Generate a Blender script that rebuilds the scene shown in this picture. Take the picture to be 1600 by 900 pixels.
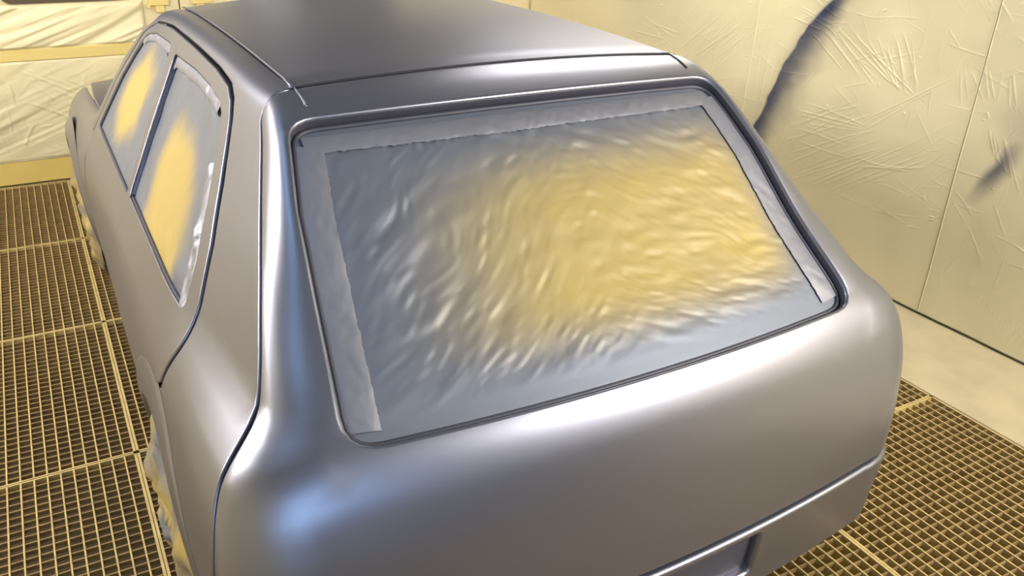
import bpy, math, random
import numpy as np
from mathutils import Vector, Matrix
from mathutils.geometry import delaunay_2d_cdt

S = bpy.context.scene
COL = S.collection
for o in list(bpy.data.objects):
    bpy.data.objects.remove(o)

# ------------------------------------------------------------------ camera
F_PX, YAW, PITCH, ROLL = 1307.3, math.radians(29.888), math.radians(-26.436), math.radians(1.663)
CPOS = np.array((-1.006, -1.831, 1.807))
FW = np.array((math.sin(YAW)*math.cos(PITCH), math.cos(YAW)*math.cos(PITCH), math.sin(PITCH)))
_r = np.array((math.cos(YAW), -math.sin(YAW), 0.0)); _u = np.cross(_r, FW)
RT = math.cos(ROLL)*_r + math.sin(ROLL)*_u
UP = math.cos(ROLL)*_u - math.sin(ROLL)*_r
cam_d = bpy.data.cameras.new('camera'); cam = bpy.data.objects.new('camera', cam_d); COL.objects.link(cam)
cam_d.sensor_width = 36; cam_d.lens = F_PX/1600*36; cam_d.clip_start = .02
m = Matrix(((RT[0], UP[0], -FW[0], CPOS[0]), (RT[1], UP[1], -FW[1], CPOS[1]), (RT[2], UP[2], -FW[2], CPOS[2]), (0, 0, 0, 1)))
cam.matrix_world = m
S.camera = cam

# ------------------------------------------------------------------ light and exposure
S.view_settings.view_transform = 'Standard'; S.view_settings.look = 'None'
S.view_settings.gamma = 1; S.view_settings.use_curve_mapping = False
S.view_settings.exposure = 0.42
W = bpy.data.worlds.new('world'); S.world = W; W.use_nodes = True
W.node_tree.nodes['Background'].inputs[0].default_value = (.8, .85, 1, 1)
W.node_tree.nodes['Background'].inputs[1].default_value = .15

XR, YF, XL, YB, ZC = 2.394, 3.919, -2.95, -4.6, 2.85     # booth walls and ceiling

def area(name, loc, target, sx, sy, power, col):
    d = bpy.data.lights.new(name, 'AREA'); d.shape = 'RECTANGLE'; d.size = sx; d.size_y = sy
    d.energy = power; d.color = col
    o = bpy.data.objects.new(name, d); COL.objects.link(o)
    o.location = loc
    o.rotation_euler = (Vector(target)-Vector(loc)).to_track_quat('-Z', 'Y').to_euler()
    return o
area('ceiling_lamp_right', (1.95, 1.7, 2.78), (1.75, 1.7, .3), .9, 3.2, 86, (1.0, .95, .86))
area('ceiling_lamp_rear', (1.9, -2.5, 2.76), (1.7, -.6, .3), .6, 1.6, 150, (1.0, .95, .86))
area('added_fill_front', (-1.9, 2.7, 2.78), (-.9, 2.8, .3), 1.3, .7, 28, (1.0, .95, .86))  # invented fill, brightens the right and front walls
area('added_fill_back', (1.6, -3.6, 2.78), (2.0, 0, .6), 1.4, .8, 50, (1.0, .95, .87))  # added fill from behind, lifts the walls and films
area('ceiling_lamp_left', (-2.80, 1.2, 2.35), (-.6, 1.2, .5), .45, 4.8, 350, (1.0, .95, .88))
area('added_cool_light', (-1.25, -.2, 2.80), (-1.25, -.2, 0), .5, 1.6, 4, (.36, .66, 1.0))  # made-up cool source for the blue reflection on the corner pillar
area('doorway_daylight', (-1.6, -4.4, 1.6), (-.6, 0, .9), 2.2, 2.0, 35, (.45, .68, 1.0))

# ------------------------------------------------------------------ helpers
def link(o, parent=None):
    COL.objects.link(o)
    if parent: o.parent = parent
    return o
def tag(o, label=None, cat=None, group=None, kind=None):
    if label: o['label'] = label
    if cat: o['category'] = cat
    if group: o['group'] = group
    if kind: o['kind'] = kind
    return o
def mesh_obj(name, verts, faces, mat, parent=None, smooth=True, normals=None):
    me = bpy.data.meshes.new(name)
    me.from_pydata([tuple(v) for v in verts], [], [tuple(f) for f in faces])
    me.materials.append(mat)
    me.polygons.foreach_set('use_smooth', [smooth]*len(me.polygons))
    me.update()
    if normals is not None:
        me.normals_split_custom_set_from_vertices([tuple(n) for n in normals])
    return link(bpy.data.objects.new(name, me), parent)
def grid_obj(name, P, mat, parent=None, attr=None):
    """P: (nu, nv, 3) array -> smooth quad sheet; attr: dict of (nu, nv) float fields"""
    nu, nv = P.shape[:2]
    me = bpy.data.meshes.new(name)
    idx = np.arange(nu*nv).reshape(nu, nv)
    q = np.stack([idx[:-1, :-1], idx[1:, :-1], idx[1:, 1:], idx[:-1, 1:]], -1).reshape(-1, 4)
    me.vertices.add(nu*nv); me.vertices.foreach_set('co', P.reshape(-1).astype(np.float32))
    me.loops.add(q.size); me.loops.foreach_set('vertex_index', q.reshape(-1).astype(np.int32))
    me.polygons.add(len(q)); me.polygons.foreach_set('loop_start', np.arange(0, q.size, 4, dtype=np.int32))
    me.polygons.foreach_set('use_smooth', np.ones(len(q), bool))
    me.update(calc_edges=True); me.validate()
    for k, a in (attr or {}).items():
        at = me.attributes.new(k, 'FLOAT', 'POINT'); at.data.foreach_set('value', a.reshape(-1).astype(np.float32))
    me.materials.append(mat)
    return link(bpy.data.objects.new(name, me), parent)
BOXF = [(0,1,3,2), (4,6,7,5), (0,4,5,1), (2,3,7,6), (0,2,6,4), (1,5,7,3)]
class MB:
    def __init__(s): s.v = []; s.f = []
    def box(s, x0, x1, y0, y1, z0, z1):
        n = len(s.v)
        s.v += [(x, y, z) for x in (x0, x1) for y in (y0, y1) for z in (z0, z1)]
        s.f += [tuple(n+i for i in f) for f in BOXF]
    def build(s, name, mat, parent=None, bevel=0, smooth=False):
        o = mesh_obj(name, s.v, s.f, mat, parent, smooth)
        if bevel:
            b = o.modifiers.new('bevel', 'BEVEL'); b.width = bevel; b.segments = 2
        return o
def empty(name, loc):
    o = bpy.data.objects.new(name, None); o.location = loc; o.empty_display_size = .1
    return link(o)
def interp(x, tab, c):
    t = np.array(tab, float); return np.interp(x, t[:, 0], t[:, c])
def crom(x, tab, c):
    """smooth (monotone-ish cubic) table lookup"""
    t = np.array(tab, float); X = t[:, 0]; Y = t[:, c]
    d = np.gradient(Y, X)
    x = np.clip(x, X[0], X[-1]); i = np.clip(np.searchsorted(X, x)-1, 0, len(X)-2)
    h = X[i+1]-X[i]; s = (x-X[i])/h
    return ((1+2*s)*(1-s)**2)*Y[i] + s*(1-s)**2*h*d[i] + s*s*(3-2*s)*Y[i+1] + s*s*(s-1)*h*d[i+1]
def noise2(shape, cells, seed, smooth=True):
    """value noise on a grid, cells=(cx, cy)"""
    r = np.random.default_rng(seed)
    cx, cy = cells
    g = r.standard_normal((cx+3, cy+3))
    u = np.linspace(0, cx, shape[0])[:, None]; v = np.linspace(0, cy, shape[1])[None, :]
    i = np.clip(u.astype(int), 0, cx); j = np.clip(v.astype(int), 0, cy); a = u-i; b = v-j
    a = a*a*(3-2*a); b = b*b*(3-2*b)
    return (g[i, j]*(1-a)*(1-b)+g[i+1, j]*a*(1-b)+g[i, j+1]*(1-a)*b+g[i+1, j+1]*a*b)
def vnoise(u, v, seed):
    """value noise at arbitrary coordinates"""
    r = np.random.default_rng(seed); g = r.standard_normal((128, 128))
    i = np.floor(u).astype(int); j = np.floor(v).astype(int); a = u-i; b = v-j
    a = a*a*(3-2*a); b = b*b*(3-2*b)
    G = lambda p, q: g[p % 128, q % 128]
    return G(i, j)*(1-a)*(1-b)+G(i+1, j)*a*(1-b)+G(i, j+1)*(1-a)*b+G(i+1, j+1)*a*b
def sm(a, b, x):
    t = np.clip((x-a)/(b-a), 0, 1); return t*t*(3-2*t)

# ------------------------------------------------------------------ materials
def mat(name, col, rough=.5, metal=0., bump=None, spec=.5, var=None, coat=0):
    M = bpy.data.materials.new(name); M.use_nodes = True
    nt = M.node_tree; b = nt.nodes['Principled BSDF']
    b.inputs['Base Color'].default_value = (*col, 1); b.inputs['Roughness'].default_value = rough
    b.inputs['Metallic'].default_value = metal; b.inputs['Specular IOR Level'].default_value = spec
    b.inputs['Coat Weight'].default_value = coat
    tc = nt.nodes.new('ShaderNodeTexCoord')
    if var:      # (scale, other colour, amount): blotchy wear between two colours
        n = nt.nodes.new('ShaderNodeTexNoise'); n.inputs['Scale'].default_value = var[0]; n.inputs['Detail'].default_value = 6
        nt.links.new(tc.outputs['Object'], n.inputs['Vector'])
        r = nt.nodes.new('ShaderNodeMapRange'); r.inputs[1].default_value = .4; r.inputs[2].default_value = .65
        r.inputs[4].default_value = var[2]; nt.links.new(n.outputs[0], r.inputs[0])
        mx = nt.nodes.new('ShaderNodeMix'); mx.data_type = 'RGBA'
        mx.inputs[6].default_value = (*col, 1); mx.inputs[7].default_value = (*var[1], 1)
        nt.links.new(r.outputs[0], mx.inputs[0]); nt.links.new(mx.outputs[2], b.inputs['Base Color'])
    if bump:     # (scale, strength, distance)
        n = nt.nodes.new('ShaderNodeTexNoise'); n.inputs['Scale'].default_value = bump[0]; n.inputs['Detail'].default_value = 5
        nt.links.new(tc.outputs['Object'], n.inputs['Vector'])
        bp = nt.nodes.new('ShaderNodeBump'); bp.inputs['Strength'].default_value = bump[1]; bp.inputs['Distance'].default_value = bump[2]
        nt.links.new(n.outputs[0], bp.inputs['Height']); nt.links.new(bp.outputs[0], b.inputs['Normal'])
    return M
def film_mat(name, film, paint, frough, prough, pmetal, trans=0., bump=None):
    """plastic film carrying dried overspray: the paint density is the mesh's own 'overspray' attribute"""
    M = mat(name, film, frough, 0, bump=bump)
    nt = M.node_tree; b = nt.nodes['Principled BSDF']
    at = nt.nodes.new('ShaderNodeAttribute'); at.attribute_name = 'overspray'
    mx = nt.nodes.new('ShaderNodeMix'); mx.data_type = 'RGBA'
    mx.inputs[6].default_value = (*film, 1); mx.inputs[7].default_value = (*paint, 1)
    nt.links.new(at.outputs['Fac'], mx.inputs[0]); nt.links.new(mx.outputs[2], b.inputs['Base Color'])
    for sock, a, c in (('Roughness', frough, prough), ('Metallic', 0, pmetal)):
        r = nt.nodes.new('ShaderNodeMapRange'); r.inputs[3].default_value = a; r.inputs[4].default_value = c
        nt.links.new(at.outputs['Fac'], r.inputs[0]); nt.links.new(r.outputs[0], b.inputs[sock])
    return M
SILVER = mat('silver basecoat', (.31, .317, .395), .36, .88, bump=(900, .04, .0006))
PRIMER = mat('dark inner sheet metal', (.03, .03, .04), .6, .2)
SEAL_SHADE = mat('window seal and recess shade', (.09, .09, .12), .5, .3, bump=(120, .1, .001))  # also colours the window opening walls dark, standing in for recess shade
GLASSY = mat('dark tinted glass', (.02, .022, .025), .08)
RUBBER = mat('tyre rubber', (.03, .03, .032), .8)
STEEL = mat('wheel steel', (.3, .3, .31), .45, .8)
FILM = film_mat('yellow masking film with overspray', (.50, .375, .13), (.20, .22, .28), .5, .5, .4, bump=(180, .15, .001))
BEAD = mat('oversprayed seal bead', (.25, .245, .28), .5, .5)
STRIP = mat('oversprayed masking strip', (.30, .30, .35), .5, .45, bump=(140, .2, .0015))
WALLF = film_mat('cream wall film with overspray', (.86, .77, .50), (.05, .06, .12), .42, .45, .1, bump=(60, .12, .002))
PANEL = mat('cream booth panel', (.78, .68, .42), .5, var=(3, (.7, .6, .36), .5))
YELLOW = mat('yellow kick plate', (.80, .62, .20), .45, var=(5, (.72, .55, .18), .6))
TAPE = mat('yellow masking tape', (.80, .64, .24), .55, bump=(200, .1, .0008))
CEIL = mat('grey-blue ceiling filter cloth', (.16, .18, .23), .9)
GASKET = mat('brown black window gasket', (.10, .07, .04), .5)
BARS = mat('oversprayed galvanised bar', (.62, .48, .20), .55, .15, var=(14, (.45, .34, .15), .7))
CROSS = mat('rusty brown cross bar', (.30, .20, .08), .6, .2, var=(20, (.18, .12, .05), .7))
PIT = mat('dusty pit concrete', (.16, .11, .06), .9, var=(4, (.1, .07, .04), .6))
LEDGE = mat('painted steel ledge', (.55, .47, .30), .5, .1, var=(6, (.42, .36, .24), .6), bump=(80, .1, .001))

# ------------------------------------------------------------------ booth shell
def slab(name, mt, *b):
    k = MB(); k.box(*b); o = k.build(name, mt); o['kind'] = 'structure'; return o
slab('floor', PIT, XL-.1, XR+.1, YB-.1, YF+.1, -.60, -.50)
slab('wall_right', PANEL, XR+.012, XR+.10, YB-.1, YF+.1, -.5, ZC)
slab('wall_left', PANEL, XL-.1, XL, YB-.1, YF+.1, -.5, ZC)
slab('wall_back', CEIL, XL, XR+.012, YB-.1, YB, -.5, ZC)
slab('wall_front', PANEL, XL, XR+.012, YF+.03, YF+.12, -.5, ZC)
slab('trim_3', CEIL, XL, XR+.012, YF-.006, YF+.03, 2.36, ZC)
slab('ceiling', CEIL, XL-.1, XR+.1, YB-.1, YF+.12, ZC, ZC+.08)
slab('baseboard_front', YELLOW, XL, XR+.012, YF-.006, YF+.03, 0.004, .138)
k = MB(); k.box(1.838, XR+.012, YB, YF-.006, -.5, 0.0); o = k.build('trim_1', LEDGE, None, .006); o['kind'] = 'structure'
k = MB(); k.box(XL, -1.895, YB, YF-.006, -.5, 0.0); o = k.build('trim_4', LEDGE, None, .006); o['kind'] = 'structure'
k = MB(); k.box(XL, XR, YF-.024, YF+.03, -.5, -.012); o = k.build('trim_2', LEDGE); o['kind'] = 'structure'
# two door leaves in the front wall with a dark crack between them
for i, (a, b) in enumerate(((-1.62, -.147), (-.139, 1.33))):
    k = MB(); k.box(a, b, YF+.004, YF+.029, .142, 2.35); o = k.build('door_%d' % (i+1), PANEL, None, .004); o['kind'] = 'structure'
    # strap hinges / closers by the crack
    for z in (1.035, 1.9):
        h = MB()
        if i == 0:
            h.box(-.325, -.205, YF-.012, YF+.004, z-.02, z+.05); h.box(-.335, -.315, YF-.02, YF+.004, z-.035, z-.005)
            h.box(-.285, -.235, YF-.008, YF+.004, z-.062, z-.02)
        else:
            h.box(-.075, .05, YF-.012, YF+.004, z-.02, z+.05); h.box(-.045, .005, YF-.008, YF+.004, z-.062, z-.02)
        h.build('latch_plate', TAPE, o, .004)
# window of the left door leaf: rounded dark gasket and dark pane
def rrect(x0, x1, z0, z1, r, n=8):
    pts = []
    for cx, cz, a0 in ((x1-r, z1-r, 0), (x0+r, z1-r, 90), (x0+r, z0+r, 180), (x1-r, z0+r, 270)):
        for j in range(n+1):
            a = math.radians(a0+90*j/n); pts.append((cx+r*math.cos(a), cz+r*math.sin(a)))
    return pts
def ring_xz(name, o, i, y0, y1, mt, parent=None):
    n = len(o); v = []
    for pts, y in ((o, y1), (o, y0), (i, y0), (i, y1)): v += [(x, y, z) for x, z in pts]
    f = [(a*n+j, a*n+(j+1) % n, (a+1)*n+(j+1) % n, (a+1)*n+j) for a in range(3) for j in range(n)]
    return mesh_obj(name, v, f, mt, parent, False)
wf2 = ring_xz('window_2', rrect(.14, 1.26, 1.12, 2.20, .07), rrect(.17, 1.23, 1.15, 2.17, .05), YF-.018, YF+.004, GASKET); wf2['kind'] = 'structure'
pane2 = rrect(.165, 1.235, 1.145, 2.175, .05)
mesh_obj('window_pane', [(x, YF-.002, z) for x, z in pane2], [tuple(range(len(pane2)))[::-1]], GLASSY, wf2, False)
wf = ring_xz('window_1', rrect(-1.115, -.42, 1.060, 2.20, .07), rrect(-1.085, -.45, 1.090, 2.17, .05), YF-.018, YF+.004, GASKET); wf['kind'] = 'structure'
pane = rrect(-1.09, -.445, 1.085, 2.175, .05)
mesh_obj('window_pane', [(x, YF-.002, z) for x, z in pane], [tuple(range(len(pane)))[::-1]], GLASSY, wf, False)

# ------------------------------------------------------------------ plastic sheets on the walls (real folds and creases)
rng = np.random.default_rng(7)
def ray_to(u, v, ax, val):
    d = FW + RT*(u-800)/F_PX - UP*(v-450)/F_PX
    return CPOS + d*(val-CPOS[ax])/d[ax]
def add_crease(H, A, B, p, q, w, h, fade=.15, bend=0.):
    """raise a thin ridge from p to q on height field H with coordinate grids A, B"""
    p = np.array(p); q = np.array(q); L = np.hypot(*(q-p))
    if L < 1e-4: return
    t = (q-p)/L; n = np.array((-t[1], t[0])); mg = 4*w+abs(bend)
    i0, i1 = np.searchsorted(A[:, 0], [min(p[0], q[0])-mg, max(p[0], q[0])+mg])
    j0, j1 = np.searchsorted(B[0], [min(p[1], q[1])-mg, max(p[1], q[1])+mg])
    if i1-i0 < 2 or j1-j0 < 2: return
    a = A[i0:i1, j0:j1]-p[0]; b = B[i0:i1, j0:j1]-p[1]
    s = (a*t[0]+b*t[1])/L; d = a*n[0]+b*n[1] - bend*4*s*(1-s)
    e = sm(0, fade, s)*sm(0, fade, 1-s)
    H[i0:i1, j0:j1] += h*e*np.exp(-(d/w)**2)
def poly_sd(A, B, pts):
    """signed distance field to a polyline (left side negative) + parameter"""
    best = np.full(A.shape, 9.); sg = np.ones(A.shape); par = np.zeros(A.shape); acc = 0
    L = [math.dist(pts[i], pts[i+1]) for i in range(len(pts)-1)]; tot = sum(L)
    for i in range(len(pts)-1):
        p = np.array(pts[i]); q = np.array(pts[i+1]); t = (q-p)/L[i]
        a = A-p[0]; b = B-p[1]; s = np.clip(a*t[0]+b*t[1], 0, L[i])
        dx = a-s*t[0]; dy = b-s*t[1]; d = np.hypot(dx, dy); m_ = d < best
        best = np.where(m_, d, best); sg = np.where(m_, np.sign(-t[1]*dx+t[0]*dy), sg); par = np.where(m_, (acc+s)/tot, par)
        acc += L[i]
    return best*sg, par
def wl(u, v):                       # a spot on the right-hand wall
    p = ray_to(u, v, 0, XR); return (p[1], p[2])
def fl(u, v):                       # a spot on the front wall
    p = ray_to(u, v, 1, YF); return (p[0], p[2])

fine = []       # right-wall creases: (p, q, width, height, bend)
def fan(us, n, w, h, jit=6, bend=0.):
    (u0, v0, u1, v1), (u2, v2, u3, v3) = us
    for i in range(n):
        t = (i+rng.uniform(-.3, .3))/max(1, n-1)
        a = (u0+(u2-u0)*t+rng.uniform(-jit, jit), v0+(v2-v0)*t+rng.uniform(-jit, jit))
        b = (u1+(u3-u1)*t+rng.uniform(-jit, jit), v1+(v3-v1)*t+rng.uniform(-jit, jit))
        fine.append((wl(*a), wl(*b), w*rng.uniform(.7, 1.3), h*rng.uniform(.5, 1.2), bend*rng.uniform(-1, 1)))
fan(((1186, 50, 1176, 170), (1240, 60, 1190, 190)), 8, .0035, .0026, 5, .01)      # beside the painted fold
fan(((1268, 45, 1330, 110), (1335, 40, 1440, 160)), 9, .0033, .0022, 8)
fan(((1355, 60, 1400, 140), (1420, 55, 1440, 150)), 9, .003, .0024, 10)
fan(((1240, 30, 1290, 55), (1262, -15, 1330, 25)), 5, .0035, .002, 5)
fan(((1000, 20, 1060, 75), (1010, 60, 1050, 60)), 7, .003, .0018, 18)
fan(((1060, 80, 1130, 30), (1120, 110, 1200, 40)), 8, .003, .0015, 10)
fan(((1100, 60, 1125, 35), (1150, 80, 1180, 55)), 5, .003, .0016, 8)
fan(((1230, 180, 1350, 140), (1220, 290, 1400, 230)), 10, .0032, .0016, 14, .02)
fan(((1250, 160, 1370, 190), (1250, 215, 1330, 240)), 7, .003, .0018, 10, .01)
fan(((1350, 190, 1510, 112), (1355, 205, 1430, 160)), 3, .0035, .0026, 3)
fan(((1260, 280, 1400, 225), (1270, 310, 1480, 240)), 8, .0035, .0015, 12)
fan(((1340, 245, 1450, 262), (1345, 262, 1420, 270)), 2, .004, .0025, 3, .04)
fan(((1500, 105, 1512, 160), (1590, 110, 1590, 170)), 8, .0032, .002, 8)
fan(((1545, 200, 1560, 250), (1575, 215, 1600, 300)), 5, .0032, .0022, 6)
fan(((1420, 240, 1510, 195), (1440, 300, 1500, 250)), 6, .003, .0014, 12)
for _ in range(900):                # faint handling creases all over
    y = rng.uniform(-1.3, 3.85); z = rng.uniform(.05, 1.5); a = rng.normal(.6, .8); L = rng.uniform(.05, .32)
    fine.append(((y, z), (y+L*math.cos(a), z+L*math.sin(a)), rng.uniform(.0025, .004), rng.uniform(.0003, .0013), rng.uniform(-.01, .01)))
for _ in range(160):                # tiny dents
    y = rng.uniform(-.6, 3.6); z = rng.uniform(.2, 1.5); a = rng.uniform(0, 6.3); L = rng.uniform(.008, .03)
    fine.append(((y, z), (y+L*math.cos(a), z+L*math.sin(a)), .004, rng.uniform(.001, .003), 0))

stroke1 = [wl(*p) for p in ((1322, -25), (1305, 3), (1268, 40), (1252, 68), (1232, 98), (1208, 145), (1186, 188), (1170, 230), (1160, 260))]
stroke2 = [wl(*p) for p in ((1640, 165), (1600, 218), (1572, 247), (1548, 272), (1524, 302), (1490, 340))]
def right_sheet(name, y0, y1, off, label):
    st = .005
    def steps(a, b, f0, f1, fs, cs):
        out = [a]
        while out[-1] < b-1e-6: out.append(min(b, out[-1]+(fs if f0 <= out[-1] <= f1 else cs)))
        return np.array(out)
    ys = steps(y0, y1, -.3, 2.75, .003, .009); zs = steps(.015, 2.80, .38, 1.45, .003, .012)
    A, B = np.meshgrid(ys, zs, indexing='ij')
    H = .006*vnoise(A*1.6+3, B*1.6, 3)+.0022*vnoise(A*5, B*4, 4)+.0006*vnoise(A*16+B*9, B*16, 5)
    for c in fine: add_crease(H, A, B, c[0], c[1], c[2]*.72, c[3], .2, c[4])
    d1, s1 = poly_sd(A, B, stroke1); d2, s2 = poly_sd(A, B, stroke2)
    d1 = -d1+.010*vnoise(A*7+9, B*7, 51)+.005*vnoise(A*22+9, B*22, 52); d2 = -d2+.010*vnoise(A*9+9, B*9, 53)
    # painted folds: sharp on one side, sprayed out softly on the other
    H += .010*np.exp(-(np.minimum(d1, 0)/.014)**2-(np.maximum(d1, 0)/.06)**2)
    wid = .060+.085*np.sin(np.clip(s1, 0, 1)*math.pi)
    o1 = np.where(d1 < 0, np.exp(-(d1/.022)**2), np.exp(-(np.abs(d1)/wid)**2.2))*.93
    o1 = np.maximum(o1, .22*np.exp(-(d1/.20)**2)*(d1 > 0)+.22*np.exp(-(d1/.05)**2)*(d1 <= 0))
    o2 = np.where(d2 < 0, np.exp(-(d2/.030)**2), np.exp(-(d2/.055)**2))*.85*np.exp(-((s2-.52)/.24)**2)
    o2 = np.maximum(o2, .30*np.exp(-(np.hypot(A-wl(1600, 200)[0], (B-wl(1600, 200)[1])*.9)/.13)**2))
    O = np.clip(np.maximum(o1, o2)*(1+.04*vnoise(A*12, B*12, 9)), 0, 1)
    O = np.maximum(O, np.clip(.05+.05*vnoise(A*2, B*2, 12), 0, .2))
    H += .0022*sm(.006, 0, np.minimum(A-y0, y1-A))          # rolled edge where two sheets meet
    P = np.stack([XR-off-H, A, B], -1)
    o = grid_obj(name, P[::-1], WALLF, None, {'overspray': O[::-1]})
    return tag(o, label, 'plastic sheet', 'plastic sheets on the side wall')
right_sheet('plastic_sheet', 1.554, YF-.012, .006, 'cream plastic wall sheet right behind the car roof, between corner and first vertical seam')
right_sheet('plastic_sheet', .2440, 1.5520, .0085, 'cream plastic wall sheet crossed by a long dark blue diagonal paint streak')
right_sheet('plastic_sheet', -1.9, .2430, .006, 'cream plastic wall sheet at the picture edge with one short blue-grey paint smudge')

def front_sheet(name, x0, x1, z0, z1, big, crease, off, label, seed):
    st = .006
    xs = np.arange(x0, x1+st/2, st); zs = np.arange(z0, z1+st/2, st)
    A, B = np.meshgrid(xs, zs, indexing='ij')
    # long diagonal tension folds
    T = (A*-.36+B)
    H = big*(.5*vnoise(T*26+4*vnoise(A*1.2, B*2, seed+3)*.3, A*1.6, seed)+.3*vnoise(T*55, A*2.2, seed+1))+.0012*vnoise(A*12, B*12, seed+2)
    for c in crease: add_crease(H, A, B, c[0], c[1], c[2], c[3], .2, c[4])
    H -= H.min(); H *= sm(0, .02, np.minimum(np.minimum(A-x0, x1-A), np.minimum(B-z0, z1-B)))
    O = np.clip(.03+.06*vnoise(A*3, B*3, seed+5), 0, .3)
    P = np.stack([A, YF-off-H, B], -1)
    o = grid_obj(name, P, WALLF, None, {'overspray': O})
    return tag(o, label, 'plastic sheet', 'plastic sheets on the front doors')
fr = np.random.default_rng(11); cr = []
for a, b in (((25, 108), (170, 165)), ((60, 115), (155, 155)), ((45, 130), (90, 160)), ((100, 122), (160, 144)), ((80, 135), (150, 165)), ((42, 158), (118, 186)),
             ((5, 120), (22, 160)), ((12, 125), (25, 170)), ((20, 190), (48, 235)), ((55, 192), (40, 228)), ((0, 205), (20, 240)), ((70, 150), (95, 178)), ((58, 200), (85, 197)), ((30, 175), (60, 230)), ((3, 150), (20, 215))):
    cr.append((fl(*a), fl(*b), fr.uniform(.004, .007), fr.uniform(.0025, .005), fr.uniform(-.012, .012)))
for _ in range(120):
    x = fr.uniform(-1.6, -.2); z = fr.uniform(.15, .74); a = fr.uniform(-1.2, 1.2); L = fr.uniform(.04, .2)
    cr.append(((x, z), (x+L*math.cos(a), z+L*math.sin(a)), fr.uniform(.0035, .006), fr.uniform(.0005, .002), fr.uniform(-.01, .01)))
front_sheet('plastic_sheet', -1.61, -.36, .80, 1.050, .014, [], .004, 'cream plastic sheet in long diagonal folds above the yellow tape band', 21)
front_sheet('plastic_sheet', -1.61, -.16, .140, .742, .004, cr, .004, 'creased cream plastic sheet low on the far door, between tape band and yellow kick plate', 31)
k = MB(); k.box(-1.615, -.15, YF-.013, YF+.004, .738, .803)
tag(k.build('masking_tape', TAPE, None, .003), 'broad yellow tape band across the far door, level with the car hood', 'tape')

# ------------------------------------------------------------------ floor grates
def grate_mesh(w, l):
    fr_, b, c = MB(), MB(), MB()
    fr_.box(0, w, 0, .006, -.034, 0); fr_.box(0, w, l-.006, l, -.034, 0)
    fr_.box(0, .008, 0, l, -.034, 0); fr_.box(w-.008, w, 0, l, -.034, 0)
    n = round(w/.0388)
    for i in range(1, n):
        x = w*i/n; b.box(x-.0024, x+.0024, .006, l-.006, -.032, -.0005)
    n = round(l/.0345)
    for i in range(1, n):
        y = l*i/n; c.box(.008, w-.008, y-.0028, y+.0028, -.016, -.0035)
    return fr_, b, c
GW, GL = .928, 1.029
proto = empty('floor_grate', (0, 0, 0))
gm = grate_mesh(GW, GL)
gparts = [gm[0].build('grate_frame', BARS, proto), gm[1].build('bearing_bars', BARS, proto), gm[2].build('cross_bars', CROSS, proto)]
names = {(0, 0): 'against the far kick plate at the left picture edge', (0, 1): 'second from the far kick plate at the left picture edge'}
spots = []
for ci, x0 in enumerate((-1.890, -.960, -.030, .900)):
    for ri in range(7):
        y0 = 3.890-1.033*(ri+1)
        spots.append((ci, ri, x0, y0))
rowt = ['touching the far kick plate', 'second row from the far wall', 'third row from the far wall',
        'fourth row from the far wall', 'fifth row from the far wall', 'sixth row from the far wall', 'row nearest the camera']
colt = ['in the aisle left of the car', 'under the car\'s left wheels', 'under the car\'s right wheels', 'along the right wall ledge']
first = True
for ci, ri, x0, y0 in spots:
    if (ci == 0 and ri > 5) or (ci == 1 and ri in (6,)) or (ci == 2 and ri in (0, 1, 2, 6)) or (ci == 3 and ri in (0, 1, 2)): continue
    if first: r_ = proto; first = False
    else:
        r_ = proto.copy(); COL.objects.link(r_)
        for ch in gparts:
            c_ = ch.copy(); COL.objects.link(c_); c_.parent = r_
    r_.location = (x0, y0, 0)
    tag(r_, 'steel floor grate %s, %s' % (colt[ci], rowt[ri]), 'floor grate', 'steel floor grates')

# ------------------------------------------------------------------ panel builder
def round_poly(pts, n=5):
    """pts: (u, v[, radius]) -> polygon with rounded corners"""
    out = []; N = len(pts)
    for i, p in enumerate(pts):
        r = p[2] if len(p) > 2 else 0
        a = np.array(p[:2], float)
        if r <= 0: out.append(tuple(a)); continue
        b = np.array(pts[i-1][:2], float); c = np.array(pts[(i+1) % N][:2], float)
        d1 = b-a; d2 = c-a; l1 = np.hypot(*d1); l2 = np.hypot(*d2); r1 = min(r, .48*l1); r2 = min(r, .48*l2)
        s = a+d1/l1*r1; e = a+d2/l2*r2
        for j in range(n+1):
            t = j/n; out.append(tuple((1-t)**2*s+2*t*(1-t)*a+t*t*e))
    return out
def resample(poly, step):
    out = []; N = len(poly)
    for i in range(N):
        a = np.array(poly[i]); b = np.array(poly[(i+1) % N]); L = np.hypot(*(b-a))
        if L < 1e-6: continue
        k = max(1, int(round(L/step)))
        for j in range(k): out.append(a+(b-a)*j/k)
    return np.array(out)
def area2(p): return .5*np.sum(p[:, 0]*np.roll(p[:, 1], -1)-np.roll(p[:, 0], -1)*p[:, 1])
def offs(p):
    """inward 2-D normals of a CCW loop"""
    e = np.roll(p, -1, 0)-p; e /= np.maximum(np.hypot(e[:, 0], e[:, 1]), 1e-9)[:, None]
    n = np.stack([-e[:, 1], e[:, 0]], 1); m_ = n+np.roll(n, 1, 0)
    l = np.maximum(np.sum(m_*m_, 1), .6)
    return 2*m_/l[:, None]
def inside(p, X):
    x, y = X[:, 0], X[:, 1]; r = np.zeros(len(X), bool); q = np.roll(p, 1, 0)
    for (x1, y1), (x2, y2) in zip(p, q):
        if y1 == y2: continue
        r ^= ((y1 > y) != (y2 > y)) & (x < (x2-x1)*(y-y1)/(y2-y1)+x1)
    return r
def seg_dist(p, X):
    d = np.full(len(X), 9.)
    q = np.roll(p, -1, 0)
    for a, b in zip(p, q):
        t = b-a; l = max(t@t, 1e-12); s = np.clip((X-a)@t/l, 0, 1); d = np.minimum(d, np.hypot(*(X-a-s[:, None]*t).T))
    return d
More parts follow.
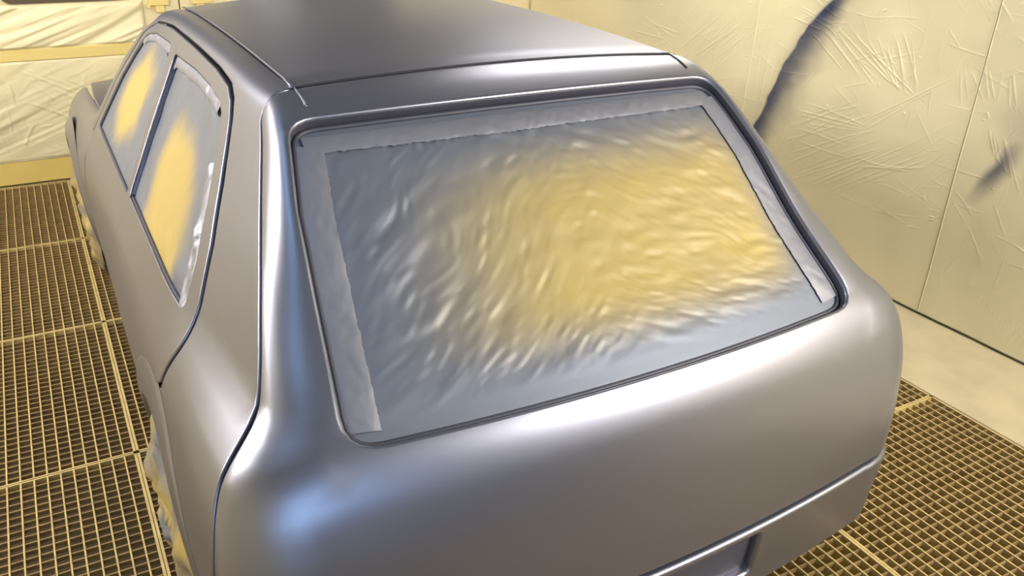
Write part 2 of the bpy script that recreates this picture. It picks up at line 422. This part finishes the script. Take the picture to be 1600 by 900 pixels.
def surf(fn, uv, sgn):
    e = .0015; P = fn(uv)
    du = fn(uv+[e, 0])-fn(uv-[e, 0]); dv = fn(uv+[0, e])-fn(uv-[0, e])
    N = np.cross(du, dv)*sgn; N /= np.maximum(np.linalg.norm(N, axis=1), 1e-12)[:, None]
    return P, N
def panel(name, outer, fn, sgn, mt, parent=None, holes=(), r=.004, depth=.022, grid=.035, step=.02, lift=0., mirror=False, hr=None, hole_mat=None):
    loops = []
    for k_, pl in enumerate([outer]+list(holes)):
        p = resample(pl, step)
        if (area2(p) < 0) == (k_ == 0): p = p[::-1]
        loops.append((p, offs(p)))
    rs = [r]+[hr or r]*len(holes)
    ins = [p+n*q for (p, n), q in zip(loops, rs)]
    lo, hi = loops[0][0].min(0), loops[0][0].max(0)
    gx, gy = np.meshgrid(np.arange(lo[0]+.013, hi[0], grid), np.arange(lo[1]+.011, hi[1], grid), indexing='ij')
    X = np.stack([gx.ravel(), gy.ravel()], 1)
    ok = inside(ins[0], X)
    for h in ins[1:]: ok &= ~inside(h, X)
    X = X[ok]
    d = np.full(len(X), 9.)
    for h in ins: d = np.minimum(d, seg_dist(h, X))
    X = X[d > grid*.35]
    pts = np.concatenate(ins+[X]); edges = []; o_ = 0; st = []
    for h in ins:
        n = len(h); edges += [(o_+i, o_+(i+1) % n) for i in range(n)]; st.append((o_, n)); o_ += n
    vs, _, fs, ov, _, _ = delaunay_2d_cdt([Vector(p) for p in pts], edges, [], 0, 1e-7)
    vs = np.array([(v.x, v.y) for v in vs]); mp = {}
    for i, l in enumerate(ov):
        for j in l: mp[j] = i
    fs = [f for f in fs]
    C_ = np.array([vs[list(f)].mean(0) for f in fs]); ok = inside(ins[0], C_)
    for h in ins[1:]: ok &= ~inside(h, C_)
    tris = [tuple(f) for f, g in zip(fs, ok) if g]
    P, N = surf(fn, vs, sgn); P = P+N*lift
    V = [P]; NN = [N]; faces = []
    for t in tris:
        a, b, c = (P[i] for i in t[:3])
        faces.append(t if np.dot(np.cross(b-a, c-a), N[t[0]]) > 0 else t[::-1])
    base = len(vs); deep = set()
    for li, ((p, n2), h, (s0, n), r) in enumerate(zip(loops, ins, st, rs)):
        prev = [mp[s0+i] for i in range(n)]
        Pb, Nb = surf(fn, p, sgn); Pi, _ = surf(fn, h, sgn)
        T = Pb-Pi; T /= np.maximum(np.linalg.norm(T, axis=1), 1e-9)[:, None]
        for ki, (fo, dp, a) in enumerate(((.707, .293*r, 45), (1, r, 90), (1, max(depth, r*1.2), 90))):
            Q, Nq = surf(fn, h+(p-h)*fo, sgn)
            V.append(Q-Nq*dp+Nq*lift); a = math.radians(a); NN.append(Nq*math.cos(a)+T*math.sin(a))
            cur = list(range(base, base+n)); base += n
            for i in range(n):
                j = (i+1) % n
                q = (prev[i], prev[j], cur[j], cur[i]); faces.append(q)
                if ki == 2 and li > 0: deep.add(len(faces)-1)
            prev = cur
    V = np.concatenate(V); NN = np.concatenate(NN)
    # consistent winding with the normals
    ff = []
    for f in faces:
        a, b, c = V[f[0]], V[f[1]], V[f[2]]
        nn = np.cross(b-a, c-a)
        if nn @ nn < 1e-20 and len(f) == 4: nn = np.cross(c-a, V[f[3]]-a)
        ff.append(f if nn @ (NN[f[0]]+NN[f[1]]+NN[f[2]]) >= 0 else f[::-1])
    if mirror:
        V = V*[-1, 1, 1]; NN = NN*[-1, 1, 1]; ff = [f[::-1] for f in ff]
    o = mesh_obj(name, V, ff, mt, parent, True, NN)
    if hole_mat:  # opening walls get a darker colour as painted recess shade
        o.data.materials.append(hole_mat)
        for i in deep: o.data.polygons[i].material_index = 1
    return o
def tube(name, pts, rad, mt, parent=None, closed=False, n=8):
    pts = np.array(pts, float); N = len(pts)
    t = (np.roll(pts, -1, 0)-np.roll(pts, 1, 0)) if closed else np.gradient(pts, axis=0)
    t /= np.linalg.norm(t, axis=1)[:, None]
    up = np.tile((.3, .5, .81), (N, 1)); a = np.cross(t, up); a /= np.linalg.norm(a, axis=1)[:, None]; b = np.cross(t, a)
    an = np.linspace(0, 2*math.pi, n, endpoint=False)
    V = (pts[:, None]+rad*(a[:, None]*np.cos(an)[None, :, None]+b[:, None]*np.sin(an)[None, :, None])).reshape(-1, 3)
    f = [(i*n+j, i*n+(j+1) % n, ((i+1) % N)*n+(j+1) % n, ((i+1) % N)*n+j) for i in range(N if closed else N-1) for j in range(n)]
    if not closed: f += [tuple(range(n))[::-1], tuple(range((N-1)*n, N*n))]
    return mesh_obj(name, V, f, mt, parent, True)

# ------------------------------------------------------------------ the car's surfaces (left half; x is mirrored for the right)
SIDE = [(.10, .850, .10), (.16, .872, .16), (.30, .893, .30), (.45, .914, .45), (.60, .922, .60), (.70, .912, .70), (.80, .886, .80), (.845, .862, .845), (.885, .841, .885),
        (.95, .808, .95), (1.10, .730, 1.10), (1.20, .675, 1.20), (1.27, .637, 1.27), (1.305, .618, 1.305), (1.33, .602, 1.331), (1.352, .587, 1.350), (1.374, .568, 1.3625), (1.397, .546, 1.3685), (1.42, .523, 1.3715), (1.46, .483, 1.375)]
def roof_drop(y): return .010*np.sin(np.clip(y, 0, 1.2)/1.2*math.pi)-.10*np.maximum(y-1.1, 0)**1.6*1.6
def plan(y): return 1-.012*np.maximum(y-2.0, 0)**2-.10*np.maximum(-.35-y, 0)**1.5
def side(uv):
    y, q = uv[:, 0], uv[:, 1]
    x = crom(q, SIDE, 1)*plan(y)*(1-.06*sm(.2, -.55, y)*sm(.82, .93, q)); z = crom(q, SIDE, 2)+roof_drop(y)*sm(1.25, 1.36, q)
    return np.stack([-x, y, z], 1)
FEND = [(.10, .850, .10), (.30, .893, .30), (.45, .914, .45), (.60, .922, .60), (.70, .913, .70), (.77, .897, .77), (.82, .873, .818), (.855, .848, .848), (.885, .820, .867), (.92, .785, .879)]
def fender(uv):
    y, q = uv[:, 0], uv[:, 1]; d = np.maximum(y-1.76, 0)
    x = crom(q, FEND, 1)*(1-.030*np.maximum(y-2.3, 0)**2)
    z = crom(q, FEND, 2)-(.055*d+.03*d**2)*sm(.4, .85, q)+.02*sm(.5, 0, d)*sm(.83, .9, q)
    return np.stack([-x, y, z], 1)
def hoodf(uv):
    x, y = uv[:, 0], uv[:, 1]; d = np.maximum(y-1.76, 0)
    z = .893+.028*(1-(x/.8)**2)-.055*d-.03*d**2+.02*sm(.5, 0, d)*0
    return np.stack([x, y, z], 1)
def rooff(uv):
    x, y = uv[:, 0], uv[:, 1]
    z = 1.3745+(.017+.012*sm(0, .5, y))*(1-(x/.52)**2)+roof_drop(y)-.0065*sm(.07, .0, y)
    return np.stack([x, y, z], 1)
# rear: rows along the hatch (s, y_edge, z_edge, flat half-width, crown, gap x, gap y, gap z)
REAR = [(0.00, .000, 1.3715, .520, .006, .596, -.012, 1.338),
        (.055, -.052, 1.358, .550, .020, .606, -.028, 1.318),
        (.130, -.118, 1.326, .574, .032, .622, -.060, 1.296),
        (.330, -.283, 1.198, .612, .040, .660, -.195, 1.186),
        (.540, -.445, 1.045, .632, .045, .700, -.362, 1.050),
        (.780, -.615, .905, .652, .042, .772, -.518, .895),
        (.850, -.662, .860, .662, .040, .806, -.560, .835),
        (.920, -.697, .800, .676, .040, .843, -.588, .770),
        (1.00, -.720, .725, .692, .040, .872, -.603, .690),
        (1.15, -.745, .580, .706, .040, .890, -.600, .550),
        (1.35, -.752, .410, .712, .045, .893, -.592, .400),
        (1.60, -.735, .180, .710, .045, .868, -.585, .180)]
WRAP = .13
def rear(uv, dep=0.):
    p, s = uv[:, 0], uv[:, 1]
    ye, ze, we, cr, gx, gy, gz = (crom(s, REAR, c) for c in range(1, 8))
    gx = -side(np.stack([gy, gz], 1))[:, 0]
    a = np.abs(p); sg = np.where(p < 0, -1., 1.)
    t = np.clip((a-we)/WRAP, -9, 1.0); fl_ = a <= we
    th = np.clip(t, 0, 1)*math.pi/2
    k = np.minimum(a/we, 1)
    y = np.where(fl_, ye-cr*(1-k**2), ye+(gy-ye)*(1-np.cos(th)))
    x = np.where(fl_, a, we+(gx-we)*np.sin(th))
    z = np.where(fl_, ze+.019*(1-k**2)*sm(.35, .0, s), ze+(gz-ze)*(1-np.cos(th)))
    over = np.maximum((a-we)/WRAP-1, 0)*WRAP
    return np.stack([sg*x, y+over, z], 1)
def we_(s): return float(crom(np.array([s]), REAR, 3)[0])
def rp(k, s):        # k: fraction of the flat half-width, >1 runs into the wrapped corner (2 = gap)
    w = we_(s); a = abs(k); v = w*a if a <= 1 else w+WRAP*(a-1)
    return (math.copysign(v, k), s)

car = empty('car', (0, .8, 0)); tag(car, 'silver-grey hatchback car in fresh basecoat with masked windows, standing on the floor grates', 'car')
def part(o, label=None):
    o.parent = car; o.location = (-car.location[0], -car.location[1], -car.location[2])
    if label: o['label'] = label
    return o

# centre roof panel
rp_ = [(x, .003-.006*(1-(x/.52)**2)) for x in np.linspace(-.5195, .5195, 21)]+[(.5195, 1.36, .05), (-.5195, 1.36, .05)]
part(panel('roof_panel', round_poly(rp_), rooff, 1, SILVER, r=.003, depth=.02, grid=.05))
for sx, dz in ((-1, .0032), (1, -.006)):
    yy = np.linspace(.004, 1.33, 40); q_ = rooff(np.stack([np.full(40, .5215*sx), yy], 1)); q_[:, 2] += dz-.001
    part(tube('roof_moulding', q_, .0034, SILVER))
# side frames: roof rail, A and C pillars, rear quarter, sill
def arch(cy, cz, r, a0, a1, n=14): return [(cy+r*math.cos(math.radians(a)), cz+r*math.sin(math.radians(a))) for a in np.linspace(a0, a1, n)]
RW, FWY, WZ = -.02, 2.42, .30
def gap_pt(s_):
    y_, z_ = (float(crom(np.array([s_]), REAR, c)[0]) for c in (6, 7))
    return (y_+.006, z_+.006*max(0, 1-s_/.05))
gap_edge = [gap_pt(s_) for s_ in np.arange(0, 1.36, .03)]
def qgap(i): return gap_edge[i]
frame = ([(.004, 1.4195), (.50, 1.4195), (1.0, 1.4195), (1.38, 1.4195, .03), (1.44, 1.37), (1.485, 1.31), (1.565, 1.24), (1.66, 1.155), (1.745, 1.02), (1.79, .925), (1.825, .862), (1.766, .856),
          (1.752, .872), (1.72, .95), (1.66, 1.08), (1.59, 1.165), (1.47, 1.298, .04), (1.38, 1.332), (1.1, 1.340), (.7, 1.340), (.40, 1.338), (.25, 1.330), (.185, 1.312), (.145, 1.285), (.10, 1.240), (.03, 1.165), (-.05, 1.06), (-.105, .95), (-.122, .86, .03)]
         + [(-.09, .76), (0, .70), (.12, .672), (.26, .59), (.37, .44)] + [(.41, .24, .02), (1.762, .24), (1.762, .13), (.39, .13)]
         + arch(RW, WZ, .365, -25, 205) + [(-.44, .16), (-.58, .16)] + gap_edge[::-1][:-1] + [(.0, 1.372)])
frame_p = round_poly(frame)
front_door = [(1.752, .245), (1.758, .60), (1.756, .853), (1.742, .872), (1.712, .95), (1.652, 1.076), (1.583, 1.158), (1.462, 1.288, .04), (1.38, 1.325), (1.1, 1.333), (.915, 1.333), (.865, 1.17), (.812, 1.0), (.787, .88), (.783, .245)]
front_win = [(1.685, .893, .02), (1.64, .99), (1.585, 1.10), (1.52, 1.185), (1.43, 1.272, .05), (1.30, 1.294), (1.008, 1.300, .03), (.955, 1.18), (.885, .99), (.850, .893, .02)]
rear_door = [(.775, .245), (.779, .88), (.804, 1.0), (.857, 1.17), (.907, 1.333), (.70, 1.333), (.41, 1.331), (.255, 1.323), (.192, 1.305), (.153, 1.279), (.109, 1.235), (.04, 1.158), (-.041, 1.055), (-.096, .948), (-.113, .862, .03),
             (-.082, .766), (.005, .708), (.125, .680), (.267, .597), (.378, .445), (.418, .245)]
rear_win = [(.792, .905, .02), (.815, .99), (.862, 1.14), (.905, 1.288, .03), (.60, 1.298), (.40, 1.296), (.27, 1.286), (.205, 1.262), (.15, 1.205), (.07, 1.11), (.0, 1.0), (-.035, .905, .03)]
fend = [(1.766, .14), (1.766, .858), (1.80, .905), (2.3, .905), (3.0, .90, .05), (3.05, .60), (3.03, .25), (FWY+.40, .16)] + arch(FWY, WZ, .365, -20, 200) + [(FWY-.40, .14)]
for mir in (False, True):
    sd = 'right' if mir else 'left'
    part(panel('side_frame', frame_p, side, -1, SILVER, r=.0045, depth=.02, grid=.035, mirror=mir))
    for nm, pl, wn in (('front_door', front_door, front_win), ('rear_door', rear_door, rear_win)):
        d = part(panel(nm, round_poly(pl), side, -1, SILVER, holes=[round_poly(wn)], hr=.003, hole_mat=SEAL_SHADE, r=.005, depth=.018, grid=.035, lift=.003 if nm == 'rear_door' else 0, mirror=mir))
        w2 = resample(round_poly(wn), .02); q_, n_ = surf(side, w2, -1); q_ = q_-n_*.007
        if mir: q_ = q_*[-1, 1, 1]
        tube('window_seal', q_, .005, SEAL_SHADE, d, True)
        if mir:
            panel('window_glass', round_poly(wn), side, -1, GLASSY, d, r=.001, depth=.003, lift=-.012, mirror=True)
    part(panel('front_fender', round_poly(fend), fender, -1, SILVER, r=.004, depth=.02, grid=.04, lift=.002, mirror=mir))
    f_ = bpy.data.objects[-1] if False else None
hood = [(-.806, 1.80), (.806, 1.80), (.80, 2.4), (.775, 2.95, .05), (.60, 3.05), (-.60, 3.05), (-.775, 2.95, .05), (-.80, 2.4)]
part(panel('hood', round_poly(hood), hoodf, 1, SILVER, r=.005, depth=.02, grid=.06))
# hatch with the rear-window opening, and the panel below it
hw = .992     # window edge as fraction of the flat half-width
win = [rp(-hw, .122)+(.055,), rp(-hw, .33), rp(-hw, .54), rp(-hw, .83)+(.07,), rp(hw, .83)+(.07,), rp(hw, .54), rp(hw, .33), rp(hw, .122)+(.055,)]
hs = [.03, .08, .13, .23, .33, .43, .54, .66, .78, .85, .925, 1.0, 1.15, 1.325]
hatch = ([rp(-.6, .0055), rp(-1.0, .0055), rp(-1.55, .006)]+[rp(-1.965, v)+((.03,) if v in (.03, 1.325) else ()) for v in hs]
         +[rp(1.965, v)+((.03,) if v in (.03, 1.325) else ()) for v in hs[::-1]]+[rp(1.55, .006), rp(1.0, .0055), rp(.6, .0055), rp(0, .0055)])
tg = part(panel('tailgate', round_poly(hatch), rear, -1, SILVER, holes=[round_poly(win)], hr=.008, hole_mat=SEAL_SHADE, r=.006, depth=.036, grid=.03, step=.015))
bump = [rp(-2.0, 1.338), rp(2.0, 1.338), rp(2.0, 1.58)+(.03,), rp(-2.0, 1.58)+(.03,)]
plate = [rp(-.42, 1.365)+(.015,), rp(.42, 1.365)+(.015,), rp(.42, 1.51)+(.015,), rp(-.42, 1.51)+(.015,)]
part(panel('rear_bumper', round_poly(bump), rear, -1, SILVER, holes=[round_poly(plate)], r=.012, depth=.035, grid=.035, lift=.008))
part(panel('plate_recess', round_poly(plate), rear, -1, SEAL_SHADE, r=.002, depth=.004, grid=.04, lift=-.015))
# dark tube added as painted shade in the gap between roof and hatch
xx = np.linspace(-.522, .522, 60); k2 = 1-(xx/.52)**2
tube('hatch_gap_shade', np.stack([xx, .0012-.006*k2, 1.3712+.0185*k2], 1), .0032, PRIMER, tg)
# short continuation of the roof seams into the hatch top; lit left and shaded right by colour
for sx in (-1, 1):
    pts = np.array([(sx*.5185, s) for s in np.linspace(.004, .085, 8)]); q_, n_ = surf(rear, pts, -1)
    tube('roof_seam_end', q_+n_*.0008, .0022, SILVER if sx < 0 else PRIMER, tg)
# window rim inside the hatch opening
w2 = resample(round_poly(win), .02); off2 = offs(w2 if area2(w2) > 0 else w2[::-1]); w2c = w2 if area2(w2) > 0 else w2[::-1]
q_, n_ = surf(rear, w2c+off2*.006, -1)
tube('window_rim', q_-n_*.029, .006, SEAL_SHADE, tg, True)
# windscreen
ws = np.zeros((24, 14, 3))
for i, u in enumerate(np.linspace(-1, 1, 24)):
    for j, t in enumerate(np.linspace(0, 1, 14)):
        ws[i, j] = (u*(.520+.22*t), 1.345+.42*t+.05*(1-u*u)*t, 1.342-.475*t+.012*math.sin(t*math.pi)+.012*(1-u*u))
part(grid_obj('windscreen', ws, GLASSY))
# dark inner shell behind the panel gaps
shell = []
sv, sf = [], []
def add_grid(P):
    n0 = len(sv); a, b = P.shape[:2]; sv.extend(P.reshape(-1, 3).tolist())
    sf.extend([(n0+i*b+j, n0+(i+1)*b+j, n0+(i+1)*b+j+1, n0+i*b+j+1) for i in range(a-1) for j in range(b-1)])
def offs_grid(fn, us, vs_, sgn, d, mirror=False):
    U, V_ = np.meshgrid(us, vs_, indexing='ij'); P, N = surf(fn, np.stack([U.ravel(), V_.ravel()], 1), sgn); P = (P-N*d).reshape(len(us), len(vs_), 3)
    if mirror: P = P*[-1, 1, 1]
    add_grid(P)
for mir in (False, True):
    offs_grid(side, np.linspace(-.05, 1.45, 40), np.linspace(.86, 1.44, 24), -1, .036, mir)
    offs_grid(side, np.linspace(.42, 1.80, 30), np.linspace(.2, .88, 14), -1, .036, mir)
    offs_grid(side, np.linspace(-.55, .42, 24), np.linspace(.70, .96, 8), -1, .036, mir)
    offs_grid(fender, np.linspace(1.76, 2.85, 24), np.linspace(.70, .86, 8), -1, .036, mir)
offs_grid(rooff, np.linspace(-.54, .54, 20), np.linspace(-.03, 1.38, 30), 1, .03)
offs_grid(hoodf, np.linspace(-.78, .78, 20), np.linspace(1.78, 2.9, 20), 1, .05)
U = np.array([[rp(k, s) for s in np.linspace(.0, 1.58, 60)] for k in np.linspace(-2, 2, 60)]); P, N = surf(rear, U.reshape(-1, 2), -1)
add_grid((P-N*.045).reshape(60, 60, 3))
part(mesh_obj('body_shell', sv, sf, PRIMER, None, True))
# nose: grille panel and front bumper (facing away from the camera)
nz = np.zeros((30, 12, 3))
for i, u in enumerate(np.linspace(-1, 1, 30)):
    for j, t in enumerate(np.linspace(0, 1, 12)):
        nz[i, j] = (u*.80, 2.97+.10*math.sqrt(max(0, 1-.8*u*u))*(.4+.6*math.sin(t*2.4)), .69-.51*t)
part(grid_obj('front_bumper', nz, SILVER))

# wheel-arch flares and wheels
def flare(cy, out, mirror, r0=.350, r1=.440):
    A = np.radians(np.linspace(-12, 192, 46)); prof = [(r1+.012, .0005), (r1, .006), (r1-.010, out*.62), (r1-.028, out*.95), (r1-.05, out), (r0+.012, out*.98), (r0+.002, out*.85), (r0, out*.5), (r0, -.04)]
    P = np.zeros((len(A), len(prof), 3))
    for i, a in enumerate(A):
        for j, (r, d) in enumerate(prof):
            y = cy+r*math.cos(a); z = WZ+r*math.sin(a)
            b = side(np.array([[y, max(z, .12)]]))[0] if cy < 1 else fender(np.array([[y, max(z, .12)]]))[0]
            P[i, j] = (b[0]-d, y, z)
    if mirror: P = (P*[-1, 1, 1])[::-1]
    return part(grid_obj('wheel_arch_flare', P, SILVER))
for mir in (False, True):
    flare(FWY, .022, mir); flare(RW, .010, mir)
def lathe(name, prof, mt, parent, n=48):
    """profile (x, r) turned about the x axis"""
    P = np.array([[(x, r*math.cos(a), r*math.sin(a)) for x, r in prof] for a in np.linspace(0, 2*math.pi, n+1)])
    return grid_obj(name, P, mt, parent)
for cy in (FWY, RW):
    for sx in (-1, 1):
        wh = part(empty('wheel', (0, 0, 0))); wh.location = (sx*.80, cy-.8, WZ)
        lathe('tyre', [(sx*x, r) for x, r in ((-.085, .20), (-.095, .25), (-.08, .285), (-.05, .298), (.05, .298), (.08, .285), (.095, .25), (.085, .20))], RUBBER, wh)
        lathe('rim', [(sx*x, r) for x, r in ((-.085, .20), (.08, .20), (.085, .19), (.05, .17), (.045, .10), (.06, .05), (.06, .0))], STEEL, wh)

# small dark hole where the side indicator was
q_, n_ = surf(fender, np.array([(2.16, .675)]), -1)
ih = rrect(-.012, .012, -.011, .011, .005, 4)
part(mesh_obj('indicator_hole', [(q_[0][0]-.0015, q_[0][1]+a, q_[0][2]+b) for a, b in ih], [tuple(range(len(ih)))], PRIMER, None, False))
# ------------------------------------------------------------------ masking films on the windows
def film_grid(poly, fn, sgn, n_u, n_v, dep, hfun, ofun, name, mt, parent=None):
    """film clipped to a window outline: rows run between the two side edges of the outline"""
    p = resample(poly, .01); v0, v1 = p[:, 1].min()+.002, p[:, 1].max()-.002
    vs_ = np.linspace(v0, v1, n_v); UV = np.zeros((n_u, n_v, 2)); q = np.roll(p, -1, 0)
    for j, v in enumerate(vs_):
        c = ((p[:, 1] > v) != (q[:, 1] > v)); xs = p[c, 0]+(v-p[c, 1])/(q[c, 1]-p[c, 1])*(q[c, 0]-p[c, 0])
        UV[:, j, 0] = np.linspace(xs.min()+.001, xs.max()-.001, n_u); UV[:, j, 1] = v
    P, N = surf(fn, UV.reshape(-1, 2), sgn)
    E = seg_dist(p, UV.reshape(-1, 2)).reshape(n_u, n_v)
    H = hfun(UV[..., 0], UV[..., 1], E)*sm(.0, .03, E)
    O = np.clip(ofun(UV[..., 0], UV[..., 1], E), 0, 1)
    P = (P-N*dep).reshape(n_u, n_v, 3)+N.reshape(n_u, n_v, 3)*H[..., None]
    if np.sum(np.cross(P[1, 1]-P[0, 1], P[1, 2]-P[1, 1])*N.reshape(n_u, n_v, 3)[1, 1]) < 0: P = P[::-1]; O = O[::-1]
    return grid_obj(name, P, mt, parent, {'overspray': O})
def wr(u, v, ang, f, seed, st=3.2):
    """directional crumple noise: stretched along ang"""
    c, s = math.cos(ang), math.sin(ang); a = u*c+v*s; b = -u*s+v*c
    b = b+.012*vnoise(a*9, b*9, seed+7)
    return vnoise(b*f+50, a*f/st+50, seed)
def h_rear(u, v, E):
    k = sm(-.25, .25, u)
    w = (wr(u, -v, .62, 34, 2)*(1-k)+wr(u, -v, -.30, 40, 3)*k)
    w2 = (wr(u, -v, .75, 75, 4)*(1-k)+wr(u, -v, -.45, 85, 5)*k)
    return (.0015*w+.0008*w2)*sm(.03, .14, E)+.0012*wr(u, v, 1.5, 70, 6, 2.2)*sm(.035, .05, E)*sm(.09, .06, E)*sm(.3, .2, v)
def o_rear(u, v, E):
    n = .05*vnoise(u*7+40, v*7+40, 31)+.03*vnoise(u*30+40, v*30+40, 32)
    left = sm(.62, .12, u+.62+.20*(v-.3)); top = sm(.26, .04, v-.13); right = sm(.19, .03, .66-u); bot = sm(.24, .04, .82-v)
    o = 1-(1-left)*(1-top)*(1-right)*(1-bot)
    return .98*o+.04+n*(1-o)
m1 = empty('masking_film', (0, -.40, 1.15)); tag(m1, 'crinkled yellow masking film over the sloping rear window, edges sprayed silver', 'masking film', 'window masking films')
def child(o, r): o.parent = r; o.location = -r.location; return o
win_in = [rp(-hw+.010, .130)+(.05,), rp(-hw+.010, .33), rp(-hw+.010, .54), rp(-hw+.010, .822)+(.065,), rp(hw-.010, .822)+(.065,), rp(hw-.010, .54), rp(hw-.010, .33), rp(hw-.010, .130)+(.05,)]
child(film_grid(round_poly(win_in), rear, -1, 420, 230, .0305, h_rear, o_rear, 'film_sheet', FILM), m1)
# silver-sprayed border strips taped round the film
def strip(pts_uv, w, seed, nm='border_strip', fn=rear, sgn=-1, dep=.027, root=m1, amp=.0022, mt=STRIP):
    p = resample([tuple(a) for a in pts_uv], .006)[:-1] if False else None
    pts = []
    for i in range(len(pts_uv)-1):
        a, b = np.array(pts_uv[i]), np.array(pts_uv[i+1]); L = np.hypot(*(b-a)); n = max(2, int(L/.006))
        pts += [a+(b-a)*j/n for j in range(n)]
    pts = np.array(pts); t = np.gradient(pts, axis=0); t /= np.hypot(t[:, 0], t[:, 1])[:, None]; nn = np.stack([-t[:, 1], t[:, 0]], 1)
    ks = np.linspace(0, 1, 12); rg = np.random.default_rng(seed); jag = .002*np.cumsum(rg.standard_normal(len(pts)))*.12+.0008*rg.standard_normal(len(pts))
    jag -= np.linspace(jag[0], jag[-1], len(pts))
    UV = pts[:, None]+nn[:, None]*(ks[None, :, None]*(w+jag[:, None, None]))
    P, N = surf(fn, UV.reshape(-1, 2), sgn)
    U, V_ = UV[..., 0], UV[..., 1]
    H = amp*(wr(U, V_, .9, 60, seed)+.6*wr(U, V_, 2.0, 110, seed+1))
    H = (H-H.min())*np.sin(ks*math.pi)[None, :]**.6+.0005*ks[None, :]
    P = (P-N*dep).reshape(len(pts), 12, 3)+N.reshape(len(pts), 12, 3)*H[..., None]
    if np.cross(P[1, 0]-P[0, 0], P[0, 1]-P[0, 0])@N[0] < 0: P = P[::-1]
    return child(grid_obj(nm, P, mt), root)
e = hw-.012
strip([rp(-e*.97, .150), rp(0, .150), rp(e*.97, .150)], .046, 41, amp=.0008)
strip([rp(-e, .79), rp(-e, .54), rp(-e, .33), rp(-e, .165)], .062, 42, amp=.0009)
strip([rp(e, .79), rp(e, .54), rp(e, .33), rp(e, .165)], -.062, 43, amp=.0008)

def h_side(u, v, E):
    return .0003*wr(u, v, 2.1, 40, 61)+.00015*wr(u, v, 1.2, 80, 62)+.0022*wr(u, v, .8, 22, 63)*sm(.10, .03, E)
def o_rd(u, v, E):
    n = .06*vnoise(u*10+40, v*10+40, 71)+.02*vnoise(u*30+40, v*30+40, 72)
    d = np.hypot((u-.42-.5*(v-1.0))/.27, (v-1.0)/.20)
    return sm(.60, 1.15, d+n)*.97
def o_fd(u, v, E):
    n = .06*vnoise(u*10+40, v*10+40, 81)+.02*vnoise(u*30+40, v*30+40, 82)
    d = (u-1.30)/.24; d2 = (v-1.085+.10*(u-1.3))/.165
    return sm(.5, 1.15, np.hypot(d, d2)+n)*.97
for nm, pl, of, lab, cx in (('masking_film', rear_win, o_rd, 'yellow masking film in the rear side window, silver round a broad bare yellow middle', .4),
                            ('masking_film', front_win, o_fd, 'yellow and silver masking film in the front side window, nearest the car hood', 1.25)):
    r_ = empty(nm, (-.72, cx, 1.08)); tag(r_, lab, 'masking film', 'window masking films')
    child(film_grid(round_poly(pl), side, -1, 200, 120, .0105, h_side, of, 'film_sheet', FILM), r_)
    # tape along the upper edge and the rear edge
    P_ = round_poly(pl); top = [p for p in P_ if p[1] > 1.235]
    strip(sorted(top, key=lambda p: p[0])[1:-1], -.030, 91 if cx < 1 else 92, 'tape_strip', side, -1, .0075, r_, .0016)
    if cx < 1: strip([(.145, 1.195), (.07, 1.10), (.002, .99), (-.03, .91)][::-1], -.055, 93, 'tape_strip', side, -1, .0075, r_, .003)

# plastic covers bulging out of the left wheel arches
for cy, lab in ((FWY, 'mottled plastic wheel cover in the front wheel arch, beside the floor grate'), (RW, 'crumpled plastic wheel cover in the rear wheel arch')):
    n, mr = 72, 26; A = np.linspace(0, 2*math.pi, n+1); R = np.linspace(0.0, 1, mr); P = np.zeros((n+1, mr, 3)); O = np.zeros((n+1, mr))
    aa, rr = np.meshgrid(A, R, indexing='ij'); cx_, cz_ = rr*np.cos(aa), rr*np.sin(aa)
    H = .012*vnoise(cx_*5+20, cz_*5+20, 5)+.006*vnoise(cx_*12+20, cz_*12+20, 6)
    P[..., 0] = -.905-(.035+H)*np.sqrt(np.clip(1-rr**3, 0, 1)); P[..., 1] = cy+.332*cx_; P[..., 2] = WZ+.005+.29*cz_
    O = np.clip(.45+.35*vnoise(cx_*4+9, cz_*4+9, 8), 0, 1)
    tag(grid_obj('wheel_cover', P, FILM, None, {'overspray': O}), lab, 'wheel cover', 'wheel covers')
